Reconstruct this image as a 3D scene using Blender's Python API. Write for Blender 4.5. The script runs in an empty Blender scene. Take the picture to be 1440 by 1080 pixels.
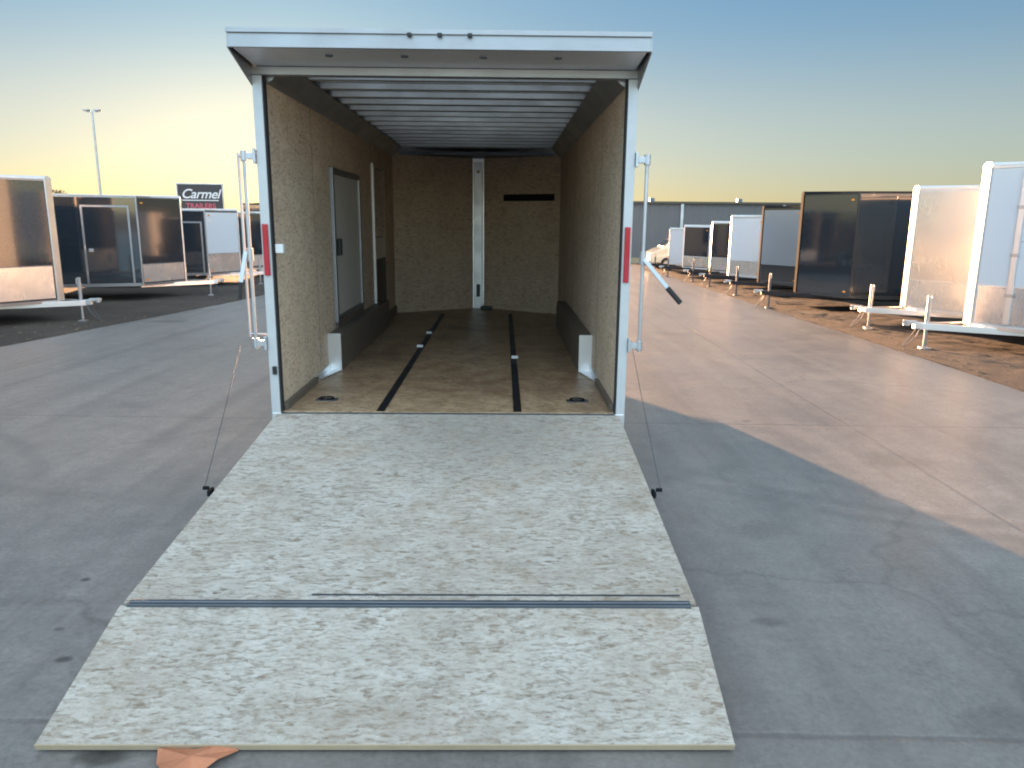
import bpy, bmesh, math, random
from mathutils import Vector, Matrix
random.seed(7)
S = bpy.context.scene
COL = S.collection
R = math.radians
PI = math.pi

# ------------------------------------------------------------------ camera
cd = bpy.data.cameras.new("camera")
cam = bpy.data.objects.new("camera", cd); COL.objects.link(cam)
cd.sensor_width = 36; cd.lens = 26.55; cd.clip_start = .05; cd.clip_end = 3000
PITCH, YAW, ROLL = .2138, -.0131, .0090
cy_, sy_ = math.cos(YAW), math.sin(YAW)
fw = Vector((-sy_*math.cos(PITCH), cy_*math.cos(PITCH), -math.sin(PITCH)))
rt = Vector((cy_, sy_, 0)); up = rt.cross(fw)
r2 = rt*math.cos(ROLL)+up*math.sin(ROLL); u2 = up*math.cos(ROLL)-rt*math.sin(ROLL)
m = Matrix((r2, u2, -fw)).transposed().to_4x4()
m.translation = Vector((.3958, -5.455, 1.8307))
cam.matrix_world = m
S.camera = cam
S.render.resolution_x = 1024; S.render.resolution_y = 768

# ------------------------------------------------------------------ light
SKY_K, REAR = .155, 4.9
SUN_AZ, SUN_EL = -15.5, 4.3       # degrees; azimuth from +Y, clockwise
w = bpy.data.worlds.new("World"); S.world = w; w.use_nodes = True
nt = w.node_tree; nt.nodes.clear()
sky = nt.nodes.new('ShaderNodeTexSky'); sky.sky_type = 'NISHITA'; sky.sun_disc = False
sky.sun_elevation = R(SUN_EL); sky.sun_rotation = R(SUN_AZ)
sky.altitude = 300; sky.air_density = 1.0; sky.dust_density = .6; sky.ozone_density = 1.3
bg = nt.nodes.new('ShaderNodeBackground'); bg.inputs['Strength'].default_value = .13
wo = nt.nodes.new('ShaderNodeOutputWorld')
# the phone camera compressed the sky: tame its range, keep its hue, and let the upper dome carry more of the light
gm = nt.nodes.new('ShaderNodeGamma'); gm.inputs['Gamma'].default_value = .50
tint = nt.nodes.new('ShaderNodeMix'); tint.data_type = 'RGBA'; tint.blend_type = 'MULTIPLY'; tint.inputs[0].default_value = 1
tc = nt.nodes.new('ShaderNodeTexCoord'); sx_ = nt.nodes.new('ShaderNodeSeparateXYZ')
def wramp(stops):
    o = nt.nodes.new('ShaderNodeValToRGB'); e = o.color_ramp.elements; o.color_ramp.interpolation = 'EASE'
    while len(e) < len(stops): e.new(.5)
    for i, (p, c) in enumerate(stops):
        e[i].position = p; e[i].color = (*c, 1)
    nt.links.new(sx_.outputs[2], o.inputs[0]); return o
tr_ = wramp([(0,(.90,.95,1)),(.10,(.78,.88,.98)),(.26,(.43,.69,.97)),(.60,(1,.93,.85))])
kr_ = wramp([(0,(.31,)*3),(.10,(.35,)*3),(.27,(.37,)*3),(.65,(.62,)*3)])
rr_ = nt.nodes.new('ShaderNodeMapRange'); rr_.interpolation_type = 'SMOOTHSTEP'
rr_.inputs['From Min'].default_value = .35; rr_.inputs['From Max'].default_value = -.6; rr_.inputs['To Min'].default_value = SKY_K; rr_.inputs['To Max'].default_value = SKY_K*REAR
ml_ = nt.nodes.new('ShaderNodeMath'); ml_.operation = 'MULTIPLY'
nt.links.new(sky.outputs[0], gm.inputs[0]); nt.links.new(gm.outputs[0], tint.inputs[6]); nt.links.new(tr_.outputs[0], tint.inputs[7]); nt.links.new(tint.outputs[2], bg.inputs[0])
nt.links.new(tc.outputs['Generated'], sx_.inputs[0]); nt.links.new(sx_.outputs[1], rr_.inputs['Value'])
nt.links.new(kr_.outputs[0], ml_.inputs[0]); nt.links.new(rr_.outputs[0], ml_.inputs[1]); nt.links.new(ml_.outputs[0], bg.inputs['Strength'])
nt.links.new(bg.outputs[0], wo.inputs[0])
sd = bpy.data.lights.new("sun", 'SUN'); sd.energy = 5; sd.angle = R(.55); sd.color = (1, .54, .27)
sun = bpy.data.objects.new("sun", sd); COL.objects.link(sun)
dv = Vector((math.sin(R(SUN_AZ))*math.cos(R(SUN_EL)), math.cos(R(SUN_AZ))*math.cos(R(SUN_EL)), math.sin(R(SUN_EL))))
sun.rotation_euler = dv.to_track_quat('Z', 'Y').to_euler(); sun.location = dv*60
S.view_settings.view_transform = 'Standard'; S.view_settings.look = 'None'
S.cycles.filter_width = 2.0; S.cycles.diffuse_bounces = 8; S.cycles.max_bounces = 12
S.view_settings.exposure = 2.6; S.view_settings.gamma = 1

# ------------------------------------------------------------------ helpers
SLOPE, GY0 = .015, -3.14
def gz(y): return -SLOPE*(y-GY0)

def tag(o, label=None, cat=None, group=None, kind=None):
    if label: o['label'] = label
    if cat: o['category'] = cat
    if group: o['group'] = group
    if kind: o['kind'] = kind
    return o
def empty(name, loc=(0,0,0), rz=0, **k):
    o = bpy.data.objects.new(name, None); COL.objects.link(o)
    o.location = loc; o.rotation_euler = (0,0,rz); o.empty_display_size = .2
    return tag(o, **k)

class MB:
    def __init__(s): s.v = []; s.f = []
    def add(s, vs, fs):
        n = len(s.v); s.v += [tuple(v) for v in vs]; s.f += [tuple(i+n for i in f) for f in fs]; return s
    def box(s, x0, x1, y0, y1, z0, z1):
        if x1 < x0: x0, x1 = x1, x0
        if y1 < y0: y0, y1 = y1, y0
        if z1 < z0: z0, z1 = z1, z0
        return s.add([(x0,y0,z0),(x1,y0,z0),(x1,y1,z0),(x0,y1,z0),(x0,y0,z1),(x1,y0,z1),(x1,y1,z1),(x0,y1,z1)],
              [(3,2,1,0),(4,5,6,7),(0,1,5,4),(1,2,6,5),(2,3,7,6),(3,0,4,7)])
    def prism(s, poly, a, b, axis='z'):
        n = len(poly)
        def P(u, v, w_):
            return {'z': (u,v,w_), 'x': (w_,u,v), 'y': (u,w_,v)}[axis]
        vs = [P(u,v,a) for u,v in poly]+[P(u,v,b) for u,v in poly]
        fs = [tuple(range(n-1,-1,-1)), tuple(range(n,2*n))]+[(i,(i+1)%n,(i+1)%n+n,i+n) for i in range(n)]
        return s.add(vs, fs)
    def tube(s, p, q, r, n=10, r1=None, cap=True):
        p = Vector(p); q = Vector(q); d = (q-p).normalized()
        a = d.orthogonal().normalized(); b = d.cross(a); r1 = r if r1 is None else r1
        vs = [p+(a*math.cos(2*PI*i/n)+b*math.sin(2*PI*i/n))*r for i in range(n)]
        vs += [q+(a*math.cos(2*PI*i/n)+b*math.sin(2*PI*i/n))*r1 for i in range(n)]
        fs = [(i,(i+1)%n,(i+1)%n+n,i+n) for i in range(n)]
        if cap: fs += [tuple(range(n-1,-1,-1)), tuple(range(n,2*n))]
        return s.add(vs, fs)
    def path(s, pts, r, n=8):
        for i in range(len(pts)-1): s.tube(pts[i], pts[i+1], r, n)
        return s
    def bar(s, p, q, w_, h, upv=(0,0,1)):
        p = Vector(p); q = Vector(q); d = (q-p).normalized()
        a = d.cross(Vector(upv)).normalized(); b = a.cross(d)
        vs = [P+a*w_/2*i+b*h/2*j for P in (p,q) for i,j in ((-1,-1),(1,-1),(1,1),(-1,1))]
        return s.add(vs, [(3,2,1,0),(4,5,6,7),(0,1,5,4),(1,2,6,5),(2,3,7,6),(3,0,4,7)])
    def lathe(s, prof, axis='y', c=(0,0,0), n=28):
        # prof: list of (offset along axis, radius)
        k = len(prof); vs = []; fs = []
        for i in range(n):
            t = 2*PI*i/n
            for o, r in prof:
                u, v = r*math.cos(t), r*math.sin(t)
                p = {'y': (u,o,v), 'x': (o,u,v), 'z': (u,v,o)}[axis]
                vs.append((p[0]+c[0], p[1]+c[1], p[2]+c[2]))
        for i in range(n):
            j = (i+1) % n
            for a in range(k-1): fs.append((i*k+a, i*k+a+1, j*k+a+1, j*k+a))
        return s.add(vs, fs)
    def build(s, name, mat, parent=None, bevel=0, smooth=False, seg=2):
        me = bpy.data.meshes.new(name); me.from_pydata(s.v, [], s.f)
        bm = bmesh.new(); bm.from_mesh(me); bmesh.ops.recalc_face_normals(bm, faces=bm.faces); bm.to_mesh(me); bm.free()
        me.materials.append(mat)
        if smooth:
            for p in me.polygons: p.use_smooth = True
        o = bpy.data.objects.new(name, me); COL.objects.link(o)
        if parent is not None: o.parent = parent
        if bevel:
            b = o.modifiers.new('bevel', 'BEVEL'); b.width = bevel; b.segments = seg; b.limit_method = 'ANGLE'; b.angle_limit = R(40)
        return o

# ------------------------------------------------------------------ materials
class N:
    """tiny node helper"""
    def __init__(s, name):
        s.m = bpy.data.materials.new(name); s.m.use_nodes = True; s.t = s.m.node_tree
        s.t.nodes.clear(); s.out = s.t.nodes.new('ShaderNodeOutputMaterial')
        s.p = s.t.nodes.new('ShaderNodeBsdfPrincipled'); s.t.links.new(s.p.outputs[0], s.out.inputs[0])
    def n(s, ty, **k):
        o = s.t.nodes.new(ty)
        for a, b in k.items(): setattr(o, a, b)
        return o
    def l(s, a, b): s.t.links.new(a, b)
    def set(s, **k):
        for a, b in k.items(): s.p.inputs[a.replace('_', ' ')].default_value = b
    def co(s, kind='Object'): return s.n('ShaderNodeTexCoord').outputs[kind]
    def mapping(s, v, scale=(1,1,1), rot=(0,0,0), loc=(0,0,0)):
        o = s.n('ShaderNodeMapping'); o.inputs['Scale'].default_value = scale; o.inputs['Rotation'].default_value = rot
        o.inputs['Location'].default_value = loc; s.l(v, o.inputs[0]); return o.outputs[0]
    def noise(s, v, scale, det=4, rough=.55, dist=0):
        o = s.n('ShaderNodeTexNoise'); o.inputs['Scale'].default_value = scale; o.inputs['Detail'].default_value = det
        o.inputs['Roughness'].default_value = rough; o.inputs['Distortion'].default_value = dist; s.l(v, o.inputs['Vector']); return o.outputs['Fac']
    def ramp(s, f, stops, interp='LINEAR'):
        o = s.n('ShaderNodeValToRGB'); e = o.color_ramp.elements; o.color_ramp.interpolation = interp
        while len(e) < len(stops): e.new(.5)
        for i, (p, c) in enumerate(stops):
            e[i].position = p; e[i].color = (c, c, c, 1) if isinstance(c, (int, float)) else (*c, 1)
        s.l(f, o.inputs[0]); return o.outputs[0]
    def mix(s, f, a, b, mode='MIX'):
        o = s.n('ShaderNodeMix', data_type='RGBA', blend_type=mode)
        if isinstance(f, (int, float)): o.inputs[0].default_value = f
        else: s.l(f, o.inputs[0])
        for i, c in ((6, a), (7, b)):
            if isinstance(c, (tuple, list)): o.inputs[i].default_value = (*c, 1)
            else: s.l(c, o.inputs[i])
        return o.outputs[2]
    def math(s, op, a, b=0., c=None):
        o = s.n('ShaderNodeMath', operation=op)
        for i, x in enumerate((a, b, c)):
            if x is None: continue
            if isinstance(x, (int, float)): o.inputs[i].default_value = x
            else: s.l(x, o.inputs[i])
        return o.outputs[0]
    def sep(s, v):
        o = s.n('ShaderNodeSeparateXYZ'); s.l(v, o.inputs[0]); return o.outputs
    def bump(s, h, strength=.2, dist=.01):
        o = s.n('ShaderNodeBump'); o.inputs['Strength'].default_value = strength; o.inputs['Distance'].default_value = dist
        s.l(h, o.inputs['Height']); s.l(o.outputs[0], s.p.inputs['Normal']); return o

def metal(name, col=(.72,.73,.75), rough=.32, brushed=(1,1,40), wob=.05, dirt=.25, metallic=1., det=5):
    n = N(name); c = n.co()
    a = n.noise(n.mapping(c, scale=brushed), 6, 5); b = n.noise(c, 2.3 if det > 2 else 1.1, det, .6)
    n.l(n.mix(n.math('MULTIPLY', n.ramp(b, [(.4,0),(.75,1)]), dirt), col, tuple(x*.5 for x in col)), n.p.inputs['Base Color'])
    n.l(n.math('ADD', n.math('MULTIPLY', a, .18), n.math('MULTIPLY_ADD', b, .25, rough-.2)), n.p.inputs['Roughness'])
    n.set(Metallic=metallic); n.bump(n.math('ADD', n.noise(c, 1.7, 2), n.math('MULTIPLY', a, .02)), wob, .05)
    return n.m
def paint(name, col, rough=.12, wob=.04, metallic=0., coat=.6, dirt=.3, dcol=(.25,.22,.19)):
    n = N(name); c = n.co(); z = n.sep(c)[2]
    b = n.noise(c, 3, 6, .65)
    low = n.ramp(n.math('ADD', n.math('MULTIPLY', z, .8), n.math('MULTIPLY', b, .5)), [(.45, 1), (1.0, .12)])
    f = n.math('MULTIPLY', n.math('MULTIPLY', low, n.ramp(b, [(.3,.2),(.8,1)])), dirt)
    n.l(n.mix(f, col, dcol), n.p.inputs['Base Color'])
    n.l(n.math('MULTIPLY_ADD', f, .8, rough), n.p.inputs['Roughness'])
    n.set(Metallic=metallic, Coat_Weight=coat, Coat_Roughness=.05, Coat_IOR=1.7 if sum(col) < .3 else 1.45)
    n.bump(n.noise(c, 1.4, 2), wob, .06)
    return n.m
def plain(name, col, rough=.6, metallic=0., var=.25):
    n = N(name); b = n.noise(n.co(), 9, 6, .65)
    n.l(n.mix(b, tuple(x*(1-var) for x in col), tuple(min(1, x*(1+var)) for x in col)), n.p.inputs['Base Color'])
    n.set(Roughness=rough, Metallic=metallic); n.bump(b, .15, .005); return n.m

def osb(name, perm, dark, mid, light, dirtcol, dirt=.4, rough=.75, wear=None):
    """oriented strand board; perm maps the board plane to x,y"""
    n = N(name); s_ = n.sep(n.co()); cb = n.n('ShaderNodeCombineXYZ')
    for i, a in enumerate(perm): n.l(s_[a], cb.inputs[i])
    v = cb.outputs[0]
    wv = n.n('ShaderNodeTexNoise'); wv.inputs['Scale'].default_value = 9; wv.inputs['Detail'].default_value = 3; n.l(v, wv.inputs['Vector'])
    sub = n.n('ShaderNodeVectorMath', operation='SCALE'); n.l(wv.outputs['Color'], sub.inputs[0]); sub.inputs['Scale'].default_value = .035
    ad = n.n('ShaderNodeVectorMath', operation='ADD'); n.l(v, ad.inputs[0]); n.l(sub.outputs[0], ad.inputs[1]); vd = ad.outputs[0]
    lay = []
    for i, (rz, sx, sy) in enumerate(((.12,13,64),(.75,17,56),(-.55,16,66),(1.35,22,50))):
        vo = n.n('ShaderNodeTexVoronoi', voronoi_dimensions='2D', feature='F1'); vo.inputs['Scale'].default_value = 1
        n.l(n.mapping(vd, scale=(sx,sy,1), rot=(0,0,rz), loc=(i*3.7,i*5.1,0)), vo.inputs['Vector'])
        sp = n.n('ShaderNodeSeparateColor'); n.l(vo.outputs['Color'], sp.inputs[0])
        lay.append((sp.outputs[0], sp.outputs[1], vo.outputs['Distance']))
    val = lay[0][0]; hgt = lay[0][2]
    for a, b, d in lay[1:]:
        k = n.math('GREATER_THAN', b, .6)
        val = n.mix(k, val, a); hgt = n.mix(k, hgt, d)
    cell = n.n('ShaderNodeTexVoronoi', voronoi_dimensions='2D'); cell.inputs['Scale'].default_value = 22; n.l(vd, cell.inputs['Vector'])
    cs_ = n.n('ShaderNodeSeparateColor'); n.l(cell.outputs['Color'], cs_.inputs[0]); pick = cs_.outputs[0]
    def strands(sx, sy, off, det=3):
        sx *= 1.7; sy *= 1.0
        r_ = None
        for i, rz in enumerate((.15,.85,-.6,1.45)):
            x_ = n.noise(n.mapping(vd, scale=(sx,sy,1), rot=(0,0,rz), loc=(off+i*2.3,off,0)), 1, det, .6)
            r_ = x_ if r_ is None else n.mix(n.math('GREATER_THAN', pick, .25*i), r_, x_)
        return r_
    grain = strands(14, 75, 0); fl_ = strands(18, 62, 9, 2); g2 = n.noise(vd, 75, 4, .75); tone = n.noise(vd, 9, 5, .7)
    f = n.math('ADD', n.math('MULTIPLY', val, .16), n.math('ADD', n.math('MULTIPLY', grain, .52), n.math('ADD', n.math('MULTIPLY', tone, .22), n.math('MULTIPLY', g2, .16))))
    c = n.ramp(f, [(.38, dark), (.465, mid), (.56, light), (.72, tuple(min(1, x*1.12) for x in light))])
    big = n.noise(v, 1.1, 5, .62); med = n.noise(v, 4.5, 6, .72)
    df = n.math('MULTIPLY', n.ramp(n.math('MULTIPLY_ADD', med, .6, n.math('MULTIPLY', big, .55)), [(.48,0),(.72,1)]), dirt)
    c = n.mix(df, c, dirtcol)
    c = n.mix(.5, c, n.ramp(n.noise(v, 2.1, 6, .7), [(.3,.38),(.7,.60)]), 'OVERLAY')
    spk = n.math('MULTIPLY', n.ramp(fl_, [(.60,0),(.70,1)]), n.ramp(med, [(.35,.25),(.62,1)]))
    c = n.mix(n.math('MULTIPLY', spk, (.6*dirt+.10)), c, tuple(x*.38 for x in dirtcol))
    sm_ = n.ramp(n.noise(n.mapping(v, scale=(1,.35,1), rot=(0,0,.1)), 3.2, 5, .7), [(.55,0),(.72,1)])
    c = n.mix(n.math('MULTIPLY', sm_, .45*dirt), c, tuple(x*.7 for x in dirtcol))
    if wear:      # foot and wheel traffic greys the middle of the board by the hinge
        x0, y0, rx, ry, kk = wear; so = n.sep(v)
        dx = n.math('DIVIDE', n.math('SUBTRACT', so[0], x0), rx); dy = n.math('DIVIDE', n.math('SUBTRACT', so[1], y0), ry)
        dd = n.math('SQRT', n.math('ADD', n.math('MULTIPLY', dx, dx), n.math('MULTIPLY', dy, dy)))
        wk = n.ramp(n.math('ADD', dd, n.math('MULTIPLY', n.math('SUBTRACT', med, .5), 1.6)), [(.25,1),(1.05,0)])
        c = n.mix(n.math('MULTIPLY', wk, kk), c, (.20,.185,.165))
    n.l(c, n.p.inputs['Base Color']); n.set(Roughness=rough)
    n.bump(n.math('ADD', hgt, n.math('MULTIPLY', grain, .6)), .35, .004)
    return n.m

M = {}
M['osb_ramp'] = osb('weathered_osb', (0,1,2), (.235,.19,.15), (.41,.365,.315), (.54,.505,.46), (.31,.235,.17), .58, .75, (.25,-.35,1.05,.95,.48))
M['osb_floor'] = osb('floor_osb', (0,1,2), (.17,.10,.055), (.33,.22,.13), (.47,.34,.22), (.15,.085,.045), .75, .42)
M['osb_wall'] = osb('wall_osb', (1,2,0), (.34,.24,.155), (.52,.395,.285), (.63,.50,.375), (.42,.31,.215), .3)
M['osb_front'] = osb('front_osb', (0,2,1), (.34,.24,.155), (.52,.395,.285), (.63,.50,.375), (.42,.31,.215), .3)
M['edge_wood'] = plain('cut_board_edge', (.42,.33,.22), .8)
M['alu'] = metal('brushed_aluminium')
M['alu_hood'] = metal('hood_aluminium', (.37,.375,.39), .42, wob=.02, dirt=.2)
M['alu_trim'] = metal('aluminium_trim', (.80,.80,.81), .38, wob=.02, dirt=.15)
M['galv'] = metal('galvanised_steel', (.55,.57,.6), .42, (1,1,1), .1, .5)
M['ceiling'] = metal('bare_ceiling_metal', (.84,.85,.87), .5, (1,30,1), .05, .2)
M['post_paint'] = plain('dull_silver_post', (.52,.53,.545), .4, .3, .12)
M['sunlit_cap'] = plain('pale_nose_trim', (.50,.49,.46), .4, 0, .06)
M['white_steel'] = plain('white_painted_steel', (.72,.72,.72), .35, 0, .08)
M['white'] = paint('white_skin', (.74,.75,.77), .2, .03)
M['white_cold'] = paint('white_nose_skin', (.66,.69,.74), .18, .05)
M['grey_skin'] = paint('silver_grey_skin', (.30,.33,.37), .14, .04, .25)
M['silver'] = metal('silver_nose_skin', (.66,.65,.64), .30, (40,40,1), .10, .12, det=1)
M['black'] = paint('black_skin', (.017,.025,.034), .07, .035, 0, 1, .12)
M['charcoal'] = paint('charcoal_skin', (.022,.026,.033), .1, .04, 0, .6, .15)
M['guard'] = metal('polished_stone_guard', (.78,.78,.79), .26, (40,40,1), .12, .2, det=1)
M['guard_dark'] = paint('black_stone_guard', (.02,.022,.026), .3, .05, 0, .2)
M['rubber'] = plain('black_rubber', (.022,.022,.024), .75)
M['matte_black'] = N('matte_black_trim'); M['matte_black'].set(Base_Color=(.015,.017,.02,1), Roughness=.9, Specular_IOR_Level=.04); M['matte_black'] = M['matte_black'].m
M['tyre'] = plain('tyre_rubber', (.028,.027,.026), .85)
M['dark'] = plain('black_plastic', (.014,.014,.016), .45)
M['kick'] = plain('dark_kick_plate', (.13,.105,.085), .5)
M['door_grey'] = paint('grey_door_skin', (.50,.475,.44), .35, .03, 0, .1)
M['track'] = metal('black_steel_track', (.045,.045,.05), .5, (1,1,1), .05, .3)
M['galv_dark'] = metal('dull_hinge_steel', (.16,.18,.21), .5, (30,1,1), .05, .4)
M['red'] = N('red_lens'); M['red'].set(Base_Color=(.42,.012,.03,1), Roughness=.15, Coat_Weight=.8); M['red'] = M['red'].m
M['amber'] = N('amber_lens'); M['amber'].set(Base_Color=(.75,.28,.03,1), Roughness=.2); M['amber'] = M['amber'].m
M['glass'] = N('tinted_glass'); M['glass'].set(Base_Color=(.015,.02,.028,1), Roughness=.04, Coat_Weight=1); M['glass'] = M['glass'].m
M['cream'] = paint('cream_paint', (.74,.66,.50), .16, .02)
M['rust'] = plain('rust_red_scrap', (.55,.22,.12), .85, 0, .5)
M['sign_face'] = plain('dark_sign_face', (.035,.033,.038), .5)
M['sign_white'] = plain('white_sign_lettering', (.72,.72,.74), .5)
M['sign_red'] = plain('red_sign_lettering', (.55,.10,.14), .5)
M['block'] = plain('timber_block', (.33,.25,.16), .85)

def concrete():
    n = N('worn_concrete'); c = n.co(); s_ = n.sep(c)
    big = n.noise(c, .22, 4, .55); med = n.noise(c, 1.6, 6, .62); fine = n.noise(c, 38, 5, .75); vf = n.noise(c, 160, 2, .6)
    col = n.ramp(n.math('ADD', n.math('MULTIPLY', big, .5), n.math('MULTIPLY', med, .5)), [(.32,(.150,.141,.137)),(.5,(.195,.183,.176)),(.68,(.24,.226,.214))])
    col = n.mix(.85, col, n.ramp(fine, [(.3,.36),(.7,.66)]), 'OVERLAY')
    col = n.mix(.6, col, n.ramp(n.noise(c, 7, 6, .75), [(.3,.36),(.7,.64)]), 'OVERLAY')
    col = n.mix(n.math('MULTIPLY', n.ramp(vf, [(.62,0),(.7,1)]), .35), col, (.12,.11,.10))
    # tyre-worn streaks running down the lane and sweeping arcs
    st = n.noise(n.mapping(c, scale=(2.4,.10,1), rot=(0,0,R(-2.5))), 1, 5, .65, .35)
    col = n.mix(n.math('MULTIPLY', n.ramp(st, [(.46,0),(.68,1)]), .38), col, (.085,.078,.075))
    st2 = n.noise(n.mapping(c, scale=(3.1,.16,1), rot=(0,0,R(14)), loc=(7,3,0)), 1, 4, .6, .5)
    st3 = n.noise(n.mapping(c, scale=(.9,.16,1), rot=(0,0,R(-52)), loc=(3,9,0)), 1, 6, .7, .4)
    col = n.mix(n.math('MULTIPLY', n.ramp(st3, [(.5,0),(.7,1)]), .40), col, (.25,.232,.21))
    col = n.mix(n.math('MULTIPLY', n.ramp(st2, [(.56,0),(.75,1)]), .22), col, (.27,.25,.225))
    def ring(cx, cy, r0, wd):
        dx = n.math('SUBTRACT', s_[0], cx); dy = n.math('SUBTRACT', s_[1], cy)
        d = n.math('SQRT', n.math('ADD', n.math('MULTIPLY', dx, dx), n.math('MULTIPLY', dy, dy)))
        d = n.math('ABSOLUTE', n.math('SUBTRACT', n.math('ADD', d, n.math('MULTIPLY', med, .06)), r0))
        return n.ramp(n.math('DIVIDE', d, wd), [(.3,1),(1,0)])
    for (cx, cy, r0, wd, k) in ((5.2,3.6,4.9,.10,.4),(5.2,3.6,5.15,.08,.35),(7.6,-1.0,3.6,.11,.38),(-7.5,-3.2,5.2,.12,.35),(-7.5,-3.2,5.5,.09,.3),(-1.2,6.5,7.2,.12,.3)):
        col = n.mix(n.math('MULTIPLY', n.math('MULTIPLY', ring(cx,cy,r0,wd), n.ramp(big,[(.35,.1),(.6,1)])), k), col, (.10,.095,.095))
    # joints
    jy = n.math('ABSOLUTE', n.math('SUBTRACT', n.math('MODULO', n.math('ADD', n.math('ADD', s_[1], n.math('MULTIPLY', s_[0], .03)), 90.42), 4.6), 0.02))
    jx = n.math('ABSOLUTE', n.math('SUBTRACT', n.math('MODULO', n.math('ADD', n.math('SUBTRACT', s_[0], n.math('MULTIPLY', s_[1], .035)), 91.9), 4.55), 0.02))
    wob = n.math('MULTIPLY', n.math('SUBTRACT', n.noise(c, 6, 4), .5), .02)
    j = n.math('MINIMUM', n.math('ADD', jy, wob), n.math('ADD', jx, wob))
    col = n.mix(n.math('MULTIPLY', n.ramp(n.math('MULTIPLY', j, 20), [(.12,1),(.4,0)]), .32), col, (.06,.055,.052))
    # cracks
    vo = n.n('ShaderNodeTexVoronoi', feature='DISTANCE_TO_EDGE'); vo.inputs['Scale'].default_value = .23
    wv = n.n('ShaderNodeTexNoise'); wv.inputs['Scale'].default_value = 1.3; wv.inputs['Detail'].default_value = 6; n.l(c, wv.inputs['Vector'])
    mx = n.n('ShaderNodeMix', data_type='RGBA', blend_type='LINEAR_LIGHT'); mx.inputs[0].default_value = .35; n.l(c, mx.inputs[6]); n.l(wv.outputs['Color'], mx.inputs[7])
    n.l(mx.outputs[2], vo.inputs['Vector'])
    col = n.mix(n.math('MULTIPLY', n.math('MULTIPLY', n.ramp(vo.outputs[0], [(.0,1),(.006,0)]), n.ramp(big, [(.45,0),(.6,1)])), .45), col, (.08,.075,.07))
    # oil drips
    def spot(x, y, rx, ry):
        dx = n.math('DIVIDE', n.math('SUBTRACT', s_[0], x), rx); dy = n.math('DIVIDE', n.math('SUBTRACT', s_[1], y), ry)
        d = n.math('SQRT', n.math('ADD', n.math('MULTIPLY', dx, dx), n.math('MULTIPLY', dy, dy)))
        return n.ramp(n.math('ADD', d, n.math('MULTIPLY', n.math('SUBTRACT', med, .5), 1.2)), [(.5,1),(1.1,0)])
    for x, y, rx, ry, k in ((-1.46,-2.55,.05,.035,.8),(-1.77,-1.8,.035,.03,.8),(-6.3,9.5,.55,.22,.55),(1.66,-2.22,.10,.06,.4),(2.79,1.67,.07,.06,.5),(-1.62,-2.3,.03,.02,.6),(2.3,-3.0,.25,.12,.2),(-3.4,2.2,.3,.2,.18),(3.6,.4,.4,.3,.2),(-.98,-3.16,.12,.05,.7),(2.0,-1.1,.3,.18,.25)):
        col = n.mix(n.math('MULTIPLY', spot(x,y,rx,ry), k), col, (.035,.032,.03))
    n.l(col, n.p.inputs['Base Color'])
    n.l(n.math('MULTIPLY_ADD', med, .22, .36), n.p.inputs['Roughness']); n.set(Specular_IOR_Level=.7)
    n.bump(n.math('ADD', n.math('MULTIPLY', fine, .5), n.math('ADD', n.math('MULTIPLY', vf, .25), n.math('MULTIPLY', n.ramp(n.math('MULTIPLY', j, 20), [(.2,0),(.5,1)]), 2))), .35, .004)
    return n.m
M['concrete'] = concrete()
def dirt(name, a, b, c_):
    n = N(name); c = n.co()
    x = n.noise(c, .8, 6, .65); y = n.noise(c, 14, 6, .75); z = n.noise(c, 70, 3, .7)
    col = n.ramp(n.math('ADD', n.math('MULTIPLY', x, .45), n.math('MULTIPLY', y, .55)), [(.33,a),(.5,b),(.68,c_)])
    col = n.mix(n.ramp(z, [(.6,0),(.7,.6)]), col, (.42,.36,.30)); n.l(col, n.p.inputs['Base Color'])
    n.set(Roughness=.95); n.bump(n.math('ADD', y, n.math('MULTIPLY', z, .5)), .8, .03); return n.m
M['dirt'] = dirt('brown_dirt', (.035,.028,.024), (.060,.048,.041), (.105,.084,.07))
M['land'] = dirt('dry_ground', (.10,.075,.055), (.17,.13,.10), (.25,.2,.155))

# ------------------------------------------------------------------ ground, road, verges
L_EDGE = lambda y: -8.0+.115*y if y < 14 else -6.39+.037*(y-14)
R_EDGE = lambda y: 6.45+.037*y
g = MB(); g.add([(x, y, gz(y)-.05) for x, y in ((-600,-200),(600,-200),(600,900),(-600,900))], [(0,1,2,3)])
tag(g.build('ground', M['land']), kind='structure')
rd = MB(); ys = [-40+2*i for i in range(71)]
vs = []; fs = []
for y in ys:
    z = gz(y)
    vs += [(L_EDGE(y),y,z-.045),(L_EDGE(y),y,z),(R_EDGE(y),y,z),(R_EDGE(y),y,z-.045)]
for i in range(len(ys)-1):
    for k in range(3): fs.append((i*4+k, i*4+k+1, i*4+k+5, i*4+k+4))
rd.add(vs, fs); tag(rd.build('road', M['concrete']), kind='structure')

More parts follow.
